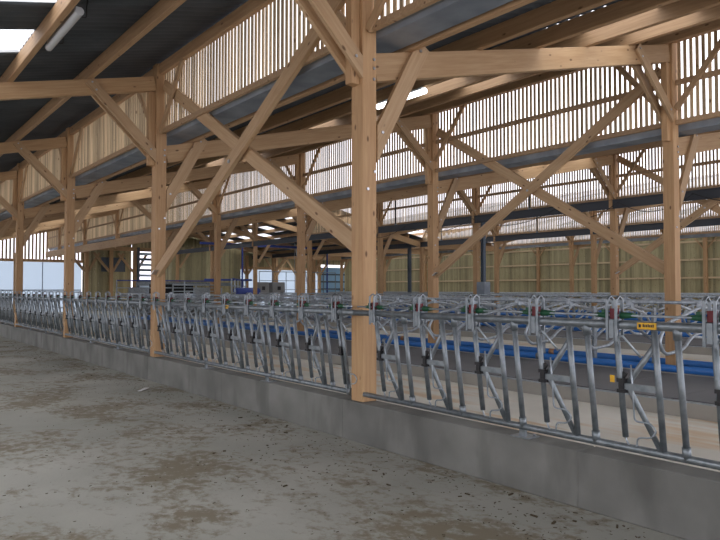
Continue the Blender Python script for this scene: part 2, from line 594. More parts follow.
roof('far', 15.9, 24.05, YC, YEND, (lambda x: zfar(x) + PH + 0.004),
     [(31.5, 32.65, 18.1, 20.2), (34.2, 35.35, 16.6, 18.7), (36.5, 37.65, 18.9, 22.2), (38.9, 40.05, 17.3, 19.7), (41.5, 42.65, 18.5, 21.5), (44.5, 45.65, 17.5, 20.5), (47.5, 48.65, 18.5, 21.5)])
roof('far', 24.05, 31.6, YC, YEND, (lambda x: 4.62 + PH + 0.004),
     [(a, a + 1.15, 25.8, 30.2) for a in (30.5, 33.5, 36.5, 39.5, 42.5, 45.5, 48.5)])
for i in range(12):
    x = 16.4 + i * 1.3
    o = beam('purlin', (x, YC, zfar(x) + 0.01 + PH / 2), (x, YEND, zfar(x) + 0.01 + PH / 2), 0.085, PH, 'purlin_wood')
    setp(o, 'timber purlin under the lower roof over the far end', 'purlin', 'purlins under the far lower roof')
for k in (4, 5, 6, 7):
    for xa, xb, t in ((15.7, 24.0, 'left part'), (24.2, 31.2, 'right part')):
        o = beam('rafter', (xa + 0.005, yn(k) + 0.1, zfar(xa) - 0.17), (xb - 0.005, yn(k) + 0.1, zfar(xb - 0.01 if xb == 24.0 else xb) - 0.17), 0.14, 0.34, 'rafter_wood')
        setp(o, f'timber roof beam of the lower roof over the far end, {t}, {ORD[k - 4]} camera', 'rafter', 'lower roof beams over the far end')
        kx = xa + 0.005
        kb = empty('knee_brace', (kx, yn(k), 3.3), f'timber knee brace under the far lower roof, {t}, {ORD[k - 4]} camera', 'brace', 'knee braces under the far lower roof')
        beam('board', (kx + 0.03, yn(k) - 0.035, 3.3), (kx + 1.1, yn(k) - 0.035, zfar(kx + 1.1) - 0.2 if xa > 20 else 4.9), 0.055, 0.17, 'brace_wood', kb)

# ------------------------------------------------------------------ posts, rafters, knee braces
KN = 0.055


def bolt(parent, p, axis='y', r=0.018):
    p = Vector(p) - parent.location
    d = {'y': Vector((0, -0.012, 0)), 'x': Vector((-0.012, 0, 0))}[axis]
    return MB().tube([p, p + d], r, 6).build('bolt', 'bolt_steel', parent)


PT = dict(A=5.78, B=6.22, C=6.3, D=6.3, E=6.1, F=5.3)
PZ = dict(A=0.43, B=0.30, C=0.30, D=0.30, E=0.30, F=0.0)
for key in 'ABCDEF':
    X = ROWS[key]
    for k in range(NP):
        yk = yn(k)
        ptop = PT[key] if not (key == 'D' and k >= 4) else 4.7
        if key == 'E' and k >= 4: ptop = 4.4
        pz = PZ[key]
        if key in 'BCDE' and yk > {'B': 33, 'C': 34, 'D': 39, 'E': 48}[key] - 0.5: pz = 0.0
        near = (key == 'A' and k < 3) or (key in 'BC' and k < 3)
        if key == 'B' and k > 4:
            # over the machine area these posts stop on the long beam below the gutter
            r = empty('hanging_post', (X + 0.1, yk + 0.1, 3.98), f'short hanging timber post on the long far beam, {ORD[k - 5]} camera', 'post')
            beam('shaft', (X + 0.1, yk + 0.1, 3.85), (X + 0.1, yk + 0.1, PT[key]), 0.2, 0.2, 'douglas_post', r, up=(0, 1, 0))
            continue
        r = empty('timber_post', (X + 0.1, yk + 0.1, pz), f'square timber post {ROWTXT[key]}, {ORD[k]} camera', 'post', 'timber posts ' + ROWTXT[key])
        beam('shaft', (X + 0.1, yk + 0.1, pz), (X + 0.1, yk + 0.1, ptop), 0.2, 0.2, 'douglas_post', r, up=(0, 1, 0))
        if key in 'BCDE' and pz:
            MB().box(-0.08, 0.08, -0.08, 0.08, 0.19 - PZ[key], -0.001).build('steel_foot', 'galvanised_bright', r)
        if key != 'F' and not (key in 'DE' and k >= 4):
            # packing piece under the end of the higher rafter
            prev = {'A': 'Z', 'B': 'A', 'C': 'B', 'D': 'C', 'E': 'D'}[key]
            Bp = BAYS[prev]
            zb = Bp['z'](X - 0.06) - Bp['dep'] - 0.01
            beam('packing_piece', (X - 0.061, yk + 0.1, 3.9 if key == 'A' else 4.28), (X - 0.061, yk + 0.1, zb), 0.12, 0.11, 'douglas_post', r, up=(0, 1, 0))
        if near:
            for zz_ in (3.98, 4.1, 4.2): bolt(r, (X + 0.16, yk - 0.001, zz_))
            bolt(r, (X + 0.07, yk - 0.001, 2.75)); bolt(r, (X + 0.17, yk - 0.001, 2.95))
        # rafter of the bay to the right
        if key != 'F' and not (key in 'CD' and k >= 4):
            B = BAYS[key]; x0, x1, z, dp = B['x0'], B['x1'], B['z'], B['dep']
            o = beam('rafter', (x0 + 0.005, yk + 0.1, z(x0) - dp / 2), (x1 - 0.005, yk + 0.1, z(x1) - dp / 2), 0.12, dp, 'rafter_wood')
            setp(o, f'sloping timber rafter {B["txt"]}, {ORD[k]} camera', 'rafter', 'rafters ' + B['txt'])
            # knee brace to the right of the post, on the near face
            s_ = 1.0 if key == 'A' else 1.0
            kb = empty('knee_brace', (X + 0.2, yk, 3.1), f'timber knee brace right of the post {ROWTXT[key]}, {ORD[k]} camera', 'brace', 'knee braces right of the posts ' + ROWTXT[key])
            zt = z(x0 + 0.8) + 0.04
            kneeboard(kb, (X + 0.202, 3.26), (x0 + 0.72, zt), yk + 0.01, KN, 0.2)
            if near:
                bolt(kb, (x0 + 0.66, yk - 0.019, zt - 0.08)); bolt(kb, (x0 + 0.07, yk - 0.019, 3.4))
        if key != 'F' and not (key in 'DE' and k >= 4):
            prev = {'A': 'Z', 'B': 'A', 'C': 'B', 'D': 'C', 'E': 'D'}[key]
            B = BAYS[prev]; x1, z, dp = B['x1'], B['z'], B['dep']
            if prev == 'Z':
                o = beam('rafter', (B['x0'], yk + 0.1, z(B['x0']) - dp / 2), (X - 0.005, yk + 0.1, z(X) - dp / 2), 0.12, dp, 'rafter_wood')
                setp(o, f'sloping timber rafter over the feed alley, {ORD[k]} camera', 'rafter', 'rafters over the feed alley')
            kb = empty('knee_brace', (X - 0.1, yk + 0.1, 4.0), f'paired timber knee braces left of post {ROWTXT[key]}, {ORD[k]} camera', 'brace', 'knee braces left of the posts ' + ROWTXT[key])
            xr = X - 1.18; zr = z(xr) - 0.02
            zl = 4.08 if key == 'A' else 4.72
            for sy in (0.012, 0.188):
                kneeboard(kb, (X - 0.003, zl), (xr, zr), yk + sy, 0.05, 0.17)
            if near:
                bolt(kb, (X - 0.1, yk - 0.014, zl + 0.1)); bolt(kb, (xr + 0.12, yk - 0.014, zr - 0.15))
                bolt(kb, (xr + 0.05, yk - 0.014, zr - 0.03))

# ------------------------------------------------------------------ slatted clerestory screens
SC = {  # bottom, top of slats, mid rail
    'A': (4.57, 5.60, None), 'B': (4.66, 6.08, 5.34), 'C': (4.70, 6.14, 5.4), 'D': (4.70, 6.18, 5.4), 'E': (4.68, 5.95, 5.3)}
SCT = dict(A='above the gutter over the feed wall', B='above the gutter over the first cubicle row', C='above the dark beam over the second cubicle row',
           D='above the dark beam over the third cubicle row', E='above the grey gutter over the fourth cubicle row')


def screen_part_meshes(key):
    zb, zt, zm = SC[key]
    ln = BAYL - 0.2
    sl = MB()
    npitch = int(ln / 0.1025)
    p = ln / npitch
    for i in range(npitch):
        yy = (i + 0.5) * p + random.uniform(-0.004, 0.004)
        w = 0.056
        sl.box(0.143, 0.162, yy - w / 2, yy + w / 2, zb - 0.03, zt + 0.03)
    return sl.mesh('slats')


for key in 'ABCDE':
    X = ROWS[key]; zb, zt, zm = SC[key]
    sme = screen_part_meshes(key)
    for k in range(-1, NP if key not in 'CD' else 4):
        ya = yn(k) + 0.2; yb = yn(k + 1)
        ys = 0
        bayl = 'nearest bay' if k == -1 else f'{ORD[k + 1]} bay'
        r = empty('slatted_screen', (X, ya, zb), f'upright timber slat screen {SCT[key]}, {bayl}', 'slatted screen', 'slat screens ' + SCT[key])
        o = link_mesh('slats', sme, 'slat_wood', r); o.location = (0, 0, -zb)
        if k == NP - 1:
            yb = YEND
            o.scale = (1, (yb - ya) / (BAYL - 0.2), 1)
        beam('bottom_rail', (X + 0.105, ya, zb - 0.04), (X + 0.105, yb, zb - 0.04), 0.06, 0.09, 'rail_wood', r)
        beam('top_plate', (X + 0.09, ya, zt + 0.08), (X + 0.09, yb, zt + 0.08), 0.085, 0.2, 'purlin_wood', r)
        if zm: beam('middle_rail', (X + 0.12, ya, zm), (X + 0.12, yb, zm), 0.036, 0.10, 'rail_wood', r)
        if yb - ya > 4:
            zl = 4.5 if key == 'A' else 4.85
            dz = zt - zl
            for a, b_ in ((ya, ya + 1.0), (yb, yb - 1.0)):
                beam('corner_brace', (X + 0.07, a + (0.02 if b_ > a else -0.02), zl), (X + 0.07, b_, zt), 0.10, 0.05, 'brace_wood', r, up=(1, 0, 0))

# ------------------------------------------------------------------ gutters
for key in 'ABCDE':
    X = ROWS[key]
    z0 = {'A': 4.44, 'B': 4.47, 'C': 4.5, 'D': 4.5, 'E': 4.45}[key]
    prof = [(0.20, z0 + 0.16), (0.20, z0), (0.60, z0), (0.66, z0 + 0.10), (0.68, z0 + 0.10)]
    gm = MB()
    for (a, za), (c_, zc) in zip(prof[:-1], prof[1:]):
        b = len(gm.v)
        ye = YC if key in 'CD' else YEND
        gm.v += [(X + a, YSTART, za), (X + c_, YSTART, zc), (X + c_, ye, zc), (X + a, ye, za)]
        gm.f.append([b, b + 1, b + 2, b + 3]); gm.sm.append(False)
    o = gm.build('valley_gutter', 'gutter_steel')
    sd = o.modifiers.new('sheet', 'SOLIDIFY'); sd.thickness = 0.004
    setp(o, f'galvanised valley gutter running under the slat screen {ROWTXT[key]}', 'gutter')
o = beam('long_beam', (7.10, yn(4) + 0.2, 4.15), (7.10, YEND, 4.15), 0.14, 0.42, 'rafter_wood')
setp(o, 'deep timber beam under the gutter at the far end of the first cubicle row', 'beam')

# rafters of the last two bays are carried by the hanging posts too
for k in (5, 6, 7):
    for key in 'AB':
        B = BAYS[key]; x0, x1, z, dp = B['x0'], B['x1'], B['z'], B['dep']
        if key == 'A': continue
        o = beam('rafter', (x0 + 0.005, yn(k) + 0.1, z(x0) - dp / 2), (x1 - 0.005, yn(k) + 0.1, z(x1) - dp / 2), 0.12, dp, 'rafter_wood')
        setp(o, f'sloping timber rafter {B["txt"]}, {ORD[k]} camera', 'rafter', 'rafters ' + B['txt'])

# ------------------------------------------------------------------ large diagonal cross braces
def diag(X, x_off, a, b_, label, w=0.2, h=0.075):
    r = empty('diagonal_brace', (X + x_off, a[0], a[1]), label, 'brace')
    beam('timber', (X + x_off, a[0], a[1]), (X + x_off, b_[0], b_[1]), w, h, 'brace_wood', r, up=(1, 0, 0))
    return r


DT = dict(A='on the low feed wall', B='in the first cubicle row', C='in the second cubicle row')
DG = dict(A=((11.47, 5.40), (5.72, 2.12), (11.47, 1.95), (5.72, 5.18)),
          B=((11.47, 5.60), (5.72, 2.0), (11.47, 2.02), (5.72, 5.6)),
          C=((11.47, 6.0), (5.72, 2.3), (11.47, 2.2), (5.72, 6.0)))
for key in 'ABC':
    X = ROWS[key]
    a, b_, c_, d_ = DG[key]
    r = diag(X, 0.155, a, b_, f'diagonal timber brace between nearest posts {DT[key]}, falling towards camera')
    MB().box(-0.05, 0.05, (b_[0] - a[0]) - 0.015, (b_[0] - a[0]) + 0.12, b_[1] - a[1] - 0.09, b_[1] - a[1] + 0.09)
    r2 = diag(X, 0.045, c_, d_, f'diagonal timber brace between nearest posts {DT[key]}, rising towards camera')
    MB().bar((-0.042, 0.0, -0.03), (-0.042, -0.12, 0.04), 0.012, 0.16, up=(1, 0, 0)).build('steel_plate', 'bolt_steel', r2)
    t = 0.49
    yb = c_[0] + (d_[0] - c_[0]) * t; zb_ = c_[1] + (d_[1] - c_[1]) * t
    bolt(r2, (X + 0.006, yb, zb_), 'x', 0.03)

# ------------------------------------------------------------------ dark steel beams and columns on the second and third cubicle rows
for key, nm in (('C', 'second'), ('D', 'third')):
    X = ROWS[key]
    m = MB()
    m.box(X - 0.075, X - 0.065, YSTART, YEND, 4.30, 4.60).box(X - 0.14, X - 0.0755, YSTART, YEND, 4.30, 4.312).box(X - 0.14, X - 0.0755, YSTART, YEND, 4.588, 4.60)
    o = m.build('steel_beam', 'dark_steel')
    setp(o, f'long dark steel channel beam along the {nm} cubicle row', 'steel beam')
r = empty('steel_column', (15.32, 17.0, 0.19), 'slate blue steel column standing in the second cubicle row', 'column')
m = MB(); m.box(-0.07, 0.07, -0.07, -0.06, 0, 4.1).box(-0.07, 0.07, 0.06, 0.07, 0, 4.1).box(-0.006, 0.006, -0.06, 0.06, 0, 4.1)
m.build('shaft', 'slate_steel', r)
MB().box(-0.17, 0.17, -0.2, 0.2, 0, 1.75).build('concrete_base', 'gutter_steel', r)
r = empty('steel_column', (23.8, 30.4, 0.19), 'slate blue steel column standing in the third cubicle row', 'column')
m = MB(); m.box(-0.09, 0.09, -0.09, -0.08, 0, 4.1).box(-0.09, 0.09, 0.08, 0.09, 0, 4.1).box(-0.006, 0.006, -0.08, 0.08, 0, 4.1)
m.build('shaft', 'slate_steel', r)
ROD = [(15.42, 14.85, 4.61, 5.45, 'nearest rod on the second row beam'), (15.42, 22.3, 4.61, 6.1, 'far rod on the second row beam'),
       (23.92, 20.76, 4.61, 5.6, 'nearest rod on the third row beam'), (23.92, 27.7, 4.61, 5.5, 'far rod on the third row beam')]
for x, y, za, zb, t in ROD:
    r = empty('steel_rod', (x - 0.0, y, 4.6), f'thin dark upright steel rod before the slats, {t}', 'rod')
    MB().tube([(0, 0, 0.0), (0, 0, zb - 4.6)], 0.028, 8).build('rod', 'dark_steel', r)
    MB().box(-0.05, 0.05, -0.045, 0.045, 0.0, 0.05).build('foot_clamp', 'galvanised_bright', r)
    MB().box(-0.04, 0.16, -0.03, 0.03, zb - 4.6 - 0.1, zb - 4.6 - 0.04).build('wall_bracket', 'dark_steel', r)

# hanging cables below the second row beam
CB = [(17.6, 13.7), (13.7, 11.3), (11.3, 8.9), (8.9, 5.6), (21.5, 17.6), (25.5, 21.5)]
for i, (ya, yb) in enumerate(CB):
    pts = []
    for j in range(13):
        t = j / 12
        pts.append((15.33, ya + (yb - ya) * t, 4.5 - 0.42 * 4 * t * (1 - t)))
    o = MB().tube([(p[0] - 15.33, p[1] - ya, p[2] - 4.5) for p in pts], 0.012, 5).build('hanging_cable', 'black_rubber_cable')
    o.location = (15.33, ya, 4.5)
    setp(o, f'black cable sagging under the second row dark beam, {["fourth", "third", "second", "first", "fifth", "sixth"][i]} loop from the camera end', 'cable', 'cables sagging under the dark beam')

# ------------------------------------------------------------------ feed barrier (self-locking headlocks)
XB_, XT_ = 0.02, -0.10          # leaning towards the alley
ZB_, ZT_ = 0.516, 1.40


def P(t, z, off=0.0):
    """point in the leaning barrier plane; t is the distance towards the far end"""
    k = (z - ZB_) / (ZT_ - ZB_)
    return (XB_ + (XT_ - XB_) * k + off, t, z)


root = empty('feed_barrier', (0, 0, 0), 'x', 'feed barrier', 'galvanised feed barriers on the low concrete wall')
g = 'galvanised'
MB().tube([P(0.0, ZT_), P(3.0, ZT_), P(5.995, ZT_)], 0.031, 12).build('top_rail', g, root)
MB().tube([P(0.22, ZB_), P(5.99, ZB_)], 0.028, 12).build('bottom_rail', g, root)
MB().tube([P(0.05, 1.466, -0.0), P(5.95, 1.466, -0.0)], 0.009, 6).build('locking_rod', 'galvanised_bright', root)
meshes = {}
# swing bar
m = MB(); m.tube([(0, 0, ZB_ + 0.075 - ZB_), (XT_ - XB_, 0, ZT_ + 0.0 - ZB_)], 0.022, 8)
meshes['swing_bar'] = (m.mesh('swing_bar'), g)
m = MB(); m.tube(rounded([(0.0, -0.26, 0.015), (-0.03, -0.045, 0.43), (-0.03, -0.045, 0.47), (-0.09, -0.27, 0.75)], 0.05, 3), 0.021, 8)
meshes['vee_bar'] = (m.mesh('vee_bar'), g)
m = MB(); m.bar((-0.058, -0.03, 0.445), (-0.058, -0.28, 0.445), 0.03, 0.045, up=(0, 0, 1))
meshes['pivot_bracket'] = (m.mesh('pivot_bracket'), g)
m = MB(); m.box(-0.095, -0.03, -0.045, 0.012, 0.40, 0.425).box(-0.095, -0.03, -0.045, 0.012, 0.475, 0.50).box(-0.09, -0.035, -0.035, 0.0, 0.425, 0.475)
m.bar((-0.062, -0.01, 0.50), (-0.062, -0.04, 0.545), 0.02, 0.03)
meshes['pivot_block'] = (m.mesh('pivot_block'), 'black_plastic')
m = MB(); m.tube([(0, -0.28, 0.0), (-0.12, -0.28, 0.885)], 0.0225, 8)
meshes['fixed_bar'] = (m.mesh('fixed_bar'), g)
m = MB(); m.tube([(0, -0.435, 0.0), (-0.12, -0.435, 0.885)], 0.0225, 8)
m.tube([(0.0, -0.435, 0.0), (-0.011, -0.435, 0.08)], 0.03, 8); m.tube([(-0.109, -0.435, 0.80), (-0.12, -0.435, 0.885)], 0.03, 8)
meshes['socket_bar'] = (m.mesh('fixed_bar'), g)
w = rounded([(-0.105, -0.005, 0.73), (-0.13, -0.02, 0.79), (-0.125, -0.05, 0.81), (-0.09, -0.17, 0.66)], 0.03, 3)
m = MB(); m.tube(w, 0.008, 6)
m.tube(rounded([(-0.07, -0.085, 0.60), (-0.05, -0.085, 0.40), (-0.03, -0.085, 0.20), (-0.03, -0.20, 0.205), (-0.025, -0.245, 0.15), (-0.02, -0.20, 0.10), (-0.015, -0.095, 0.085), (-0.01, -0.09, 0.02), (-0.01, -0.05, -0.0), (-0.008, -0.01, 0.05), (-0.01, -0.004, 0.09)], 0.03, 3), 0.007, 6)
meshes['wire_hook'] = (m.mesh('wire_hook'), 'galvanised_bright')
m = MB()
for dy in (-0.038, 0.030):
    m.box(-0.165, -0.157, dy, dy + 0.008 + 0.012, 0.77, 1.062)
    m.box(-0.083, -0.075, dy, dy + 0.008 + 0.012, 0.80, 1.062)
    m.bar((-0.161, dy + 0.01, 1.057), (-0.12, dy + 0.01, 1.087), 0.02, 0.008); m.bar((-0.12, dy + 0.01, 1.087), (-0.079, dy + 0.01, 1.057), 0.02, 0.008)
m.box(-0.166, -0.158, -0.012, 0.024, 0.79, 0.92)
m.tube([(-0.12, -0.036, 0.885), (-0.12, 0.05, 0.885)], 0.041, 10)
meshes['lock_plates'] = (m.mesh('lock_plates'), g)
m = MB(); m.box(-0.150, -0.092, -0.014, 0.026, 0.925, 0.998)
meshes['red_catch'] = (m.mesh('red_catch'), 'red_plastic')
m = MB(); m.tube([(-0.12, 0.055, 0.950), (-0.12, 0.10, 0.950), (-0.12, 0.16, 0.950)], 0.027, 8, 0.014)
m.box(-0.135, -0.105, 0.075, 0.1, 0.966, 0.99)
meshes['green_stop_a'] = (m.mesh('green_stop'), 'green_plastic')
m = MB(); m.tube([(-0.12, -0.045, 0.950), (-0.12, -0.10, 0.950), (-0.12, -0.16, 0.950)], 0.027, 8, 0.014)
meshes['green_stop_b'] = (m.mesh('green_stop'), 'green_plastic')
for me, mt in meshes.values():
    me.materials.append(MATS[mt])
PLACES = [0.33 + 0.6667 * k for k in range(9)]
for k, t in enumerate(PLACES):
    par = {}
    for nm, (me, mt) in meshes.items():
        if k == 0 and nm in ('fixed_bar', 'socket_bar', 'vee_bar', 'pivot_bracket'):
            continue
        part = bpy.data.objects.new({'socket_bar': 'fixed_bar', 'green_stop_a': 'green_stop', 'green_stop_b': 'green_stop'}.get(nm, nm), me)
        COL.objects.link(part)
        own = {'wire_hook': 'swing_bar', 'pivot_block': 'swing_bar', 'red_catch': 'lock_plates'}.get(nm)
        if own:
            part.parent = par[own]
        else:
            part.parent = root
            part.location = (XB_, t, ZB_)
            par[nm] = part
# first place beside the post has its bars close together
for dt in (-0.06, 0.07):
    pass
m = MB(); m.tube([(XB_, 0.26, ZB_), (XT_, 0.26, ZT_)], 0.0225, 8); m.build('fixed_bar', g, root)
for t in (2.05, 3.9):
    m = MB(); m.box(XB_ - 0.055, XB_ + 0.10, t - 0.09, t + 0.09, 0.4302, 0.438)
    m.box(XB_ - 0.012, XB_ + 0.012, t - 0.03, t + 0.03, 0.438, 0.492)
    m.tube([(XB_ + 0.07, t - 0.06, 0.438), (XB_ + 0.07, t - 0.06, 0.452)], 0.012, 6)
    m.build('base_plate', 'dark_steel' if False else g, root)
# end clamps on the post
for z_ in (ZT_, ZB_):
    x_ = XB_ if z_ == ZB_ else XT_
    m = MB(); m.tube([(x_, 0.2 if z_ == ZT_ else 0.21, z_), (x_, 0.27 if z_ == ZT_ else 0.27, z_)], 0.042, 10)
    m.tube([(x_ - 0.05, 0.235, z_), (x_ + 0.06, 0.235, z_)], 0.011, 6)
    m.build('end_clamp', g, root)
BT = ['nearest, running out of the picture', 'between the two nearest wall posts', 'third from the camera', 'fourth from the camera', 'fifth from the camera', 'sixth from the camera', 'seventh from the camera', 'farthest by the white cladding']
for k in range(-1, NP - 1):
    loc = (0, yn(k), 0)
    lab = f'galvanised feed barrier on the low concrete wall, {BT[k + 1]}'
    if k == -1:
        root.location = loc; root['label'] = lab
    else:
        c_ = copy_tree(root, loc, lab)


def sticker(y, z, w, h, off, label, text=True):
    o = MB().box(-0.002, 0.0, -w / 2, w / 2, -h / 2, h / 2).build('sticker', 'yellow_sticker')
    o.location = (off, y, z)
    setp(o, label, 'sticker')
    if text:
        d = MB(); x = -w * 0.12
        d.box(-0.003, -0.0021, w * 0.30, w * 0.42, -h * 0.25, h * 0.25)
        for i in range(7):
            d.box(-0.003, -0.0021, w * 0.2 - i * w * 0.085 - w * 0.06, w * 0.2 - i * w * 0.085, -h * 0.16, h * (0.2 if i % 3 else 0.28))
        d.build('dark_lettering', 'black_plastic', o)
    return o


sticker(2.25, ZT_ + 0.0, 0.135, 0.045, XT_ - 0.032, 'yellow and orange sticker on the top rail of the nearest feed barrier')
sticker(8.44, ZT_ + 0.0, 0.135, 0.045, XT_ - 0.032, 'yellow and orange sticker on the top rail, beyond the nearest wall post')
sticker(2.54, 1.01, 0.035, 0.05, -0.075, 'small yellow sticker low on a swing bar of the nearest feed barrier', False)

# ------------------------------------------------------------------ cubicle dividers
def divider(kind):
    r = empty('cubicle_divider', (0, 0, 0), 'x', 'cubicle divider')
    sides = (-1, 1) if kind == 'double' else (-1,)
    MB().bar((0, 0, 0.192), (0, 0, 1.32), 0.10, 0.05, up=(0, 1, 0)).build('upright', 'galvanised', r)
    MB().box(-0.1, 0.1, -0.08, 0.08, 0.1915, 0.205).build('foot_plate', 'galvanised', r)
    for s in sides:
        top = rounded([(s * 0.05, 0, 1.26), (s * 0.82, 0, 1.37), (s * 1.5, 0, 1.23), (s * 2.0, 0, 1.13), (s * 2.2, 0, 0.86), (s * 2.02, 0, 0.68), (s * 1.45, 0, 0.72), (s * 1.15, 0, 0.92), (s * 0.6, 0, 0.98), (s * 0.05, 0, 0.72)], 0.16, 5)
        lt = MB().tube(top, 0.027, 8).build('loop_tube', 'galvanised_bright', r)
        MB().box(s * 0.82 - 0.05, s * 0.82 + 0.05, -0.045, 0.045, 1.335, 1.455).build('rail_clamp', 'galvanised_bright', lt)
    return r


protos = {}
NROW = dict(B='first', C='second', D='third', E='fourth')
done = {}
for key in 'BCDE':
    xc = ROWS[key] + 0.1
    y = 2.35
    i = 0
    while y < CUBEND[key] - 0.4:
        # keep clear of the timber posts
        yy = y
        for k in range(NP):
            if abs(yy - (yn(k) + 0.1)) < 0.2: yy = yn(k) + 0.1 - 0.24
        if 'double' not in protos:
            r = divider('double'); protos['double'] = r
        else:
            r = copy_tree(protos['double'], (0, 0, 0))
        r.location = (xc, yy, 0)
        r['label'] = f'galvanised double cubicle divider of bent tube in the {NROW[key]} cubicle row'
        r['group'] = f'cubicle dividers of the {NROW[key]} row'
        y += 1.2; i += 1
    for s in (-1, 1):
        o = MB().tube([(0, 0, 0), (0, CUBEND[key] - 2.5, 0)], 0.027, 8).build('neck_rail', 'galvanised_bright')
        o.location = (xc + s * 0.82, 2.0, 1.43)
        side = 'near' if s < 0 else 'far'
        setp(o, f'long galvanised neck rail along the {side} side of the {NROW[key]} cubicle row', 'rail')
        # brisket pipes in lengths with couplings
        r = empty('brisket_pipe', (xc + s * 0.50, 2.0, 0.30), f'thick blue plastic pipe lying along the {side} side of the {NROW[key]} cubicle row', 'pipe')
        MB().tube([(0, 0, 0), (0, CUBEND[key] - 2.2, 0)], 0.062, 12).build('pipe', 'blue_pipe', r)
        yy = 1.2 + (0.4 if s > 0 else 0)
        while yy < CUBEND[key] - 3:
            MB().tube([(0, yy, 0), (0, yy + 0.13, 0)], 0.066, 12).build('coupling', 'galvanised_bright' if s < 0 else 'cobble_brown', r)
            yy += 4.8
# single row of dividers along the back wall
y = 2.6
while y < 46:
    yy = y
    for k in range(NP):
        if abs(yy - (yn(k) + 0.1)) < 0.2: yy = yn(k) + 0.1 - 0.24
    if 'single' not in protos:
        r = divider('single'); protos['single'] = r
    else:
        r = copy_tree(protos['single'], (0, 0, 0))
    r.location = (ROWS['F'] - 0.35, yy, -0.19)
    r['label'] = 'galvanised single cubicle divider of bent tube standing along the plank back wall'
    r['group'] = 'cubicle dividers along the back wall'
    y += 1.8
# ear-tag high locking posts between the rows: small upright sprags seen against the back wall
# ------------------------------------------------------------------ back wall
def plank_wall(mb, axis, a0, a1, fixed, z0, z1, w=0.15, th=0.025, holes=()):
    n = max(1, int(round((a1 - a0) / w))); w = (a1 - a0) / n
    for i in range(n):
        a = a0 + i * w + 0.003; b_ = a0 + (i + 1) * w - 0.003
        f = fixed + (0.006 if i % 2 else 0)
        segs = [(z0, z1)]
        for (ha, hb, hz0, hz1) in holes:
            if ha <= (a + b_) / 2 <= hb:
                segs = [(z0, hz0), (hz1, z1)]
        for s0, s1 in segs:
            if axis == 'y': mb.box(f, f + th, a, b_, s0, s1)
            else: mb.box(a, b_, f, f + th, s0, s1)
    return mb


m = plank_wall(MB(), 'y', YSTART, YEND, 36.24, 0.0, 5.35)
o = m.build('wall_right', 'plank_wood'); o['kind'] = 'structure'
for z_, t in ((1.2, 'lowest'), (2.35, 'second lowest'), (3.45, 'second highest'), (4.55, 'topmost')):
    o = beam('wall_rail', (36.19, YSTART, z_), (36.19, YEND, z_), 0.06, 0.11, 'pale_rail')
    setp(o, f'horizontal timber rail on the plank back wall, {t}', 'rail')
for k in range(NP):
    r = empty('post_brackets', (36.1, yn(k) + 0.1, 4.2), f'pair of small timber braces at the head of a back wall post, {ORD[k]} camera', 'brace', 'small braces at the back wall posts')
    for s in (-1, 1):
        beam('small_brace', (36.1, yn(k) + 0.1 + s * 0.1, 4.1), (36.1, yn(k) + 0.1 + s * 0.62, 4.75), 0.05, 0.1, 'brace_wood', r, up=(1, 0, 0))

# ------------------------------------------------------------------ far gable
YG = YEND
def set_struct(o): o['kind'] = 'structure'; return o
# white cladding left of the first cubicle row
set_struct(MB().box(-9, 9.55, YG, YG + 0.02, 0.0, 3.62).build('wall_back', 'white_cladding'))
m = MB()
for x_ in (1.2, 4.05, 6.85): m.box(x_ - 0.025, x_ + 0.025, YG - 0.05, YG - 0.001, 0, 3.6)
m.box(-9, 9.5, YG - 0.048, YG - 0.001, 1.55, 1.63)
set_struct(m.build('trim_1', 'gutter_steel'))
o = beam('sill_beam', (-9, YG - 0.08, 3.72), (9.6, YG - 0.08, 3.72), 0.14, 0.2, 'rafter_wood'); setp(o, 'horizontal timber beam on top of the far white cladding', 'beam')
m = MB(); x = -9.0
while x < 9.6:
    m.box(x, x + 0.13, YG, YG + 0.025, 3.83, 6.4); x += 0.24
o = m.build('slatted_screen', 'slat_wood'); setp(o, 'wide spaced dark slat screen above the far white cladding', 'slatted screen')
for x_, t in ((4.45, 'left'), (7.9, 'right')):
    o = beam('gable_post', (x_ + 0.55, YG - 0.3, 0.0), (x_ + 0.55, YG - 0.3, 4.2), 0.14, 0.14, 'brace_wood', up=(0, 1, 0)); setp(o, f'thin pale timber post before the far white cladding, {t} of two', 'post')
# green-brown plank wall with a dark opening
m = plank_wall(MB(), 'x', 9.6, 13.25, YG, 0, 6.9, holes=((10.9, 12.75, 3.0, 4.1),))
set_struct(m.build('wall_back', 'plank_wood'))
set_struct(MB().box(10.7, 12.95, YG + 0.06, YG + 0.08, 2.9, 4.2).build('window_1', 'slate_steel'))
for x_, t in ((9.75, 'left'), (11.55, 'middle'), (13.35, 'right')):
    r = empty('gable_post', (x_ , YG - 0.5, 0), f'timber post before the far plank wall with the dark opening, {t} of three', 'post')
    beam('shaft', (x_, YG - 0.5, 0), (x_, YG - 0.5, 4.6), 0.26, 0.2, 'douglas_post', r, up=(0, 1, 0))
    beam('knee_brace', (x_ - 0.14, YG - 0.55, 3.0), (x_ - 1.3, YG - 0.55, 4.4), 0.08, 0.18, 'brace_wood', r)
    beam('knee_brace', (x_ + 0.14, YG - 0.45, 3.0), (x_ + 0.95, YG - 0.45, 4.4), 0.08, 0.18, 'brace_wood', r)
o = beam('tie_beam', (8.4, YG - 0.5, 4.76), (15.4, YG - 0.5, 4.76), 0.16, 0.3, 'rafter_wood'); setp(o, 'horizontal tie beam across the three posts at the far plank wall', 'beam')
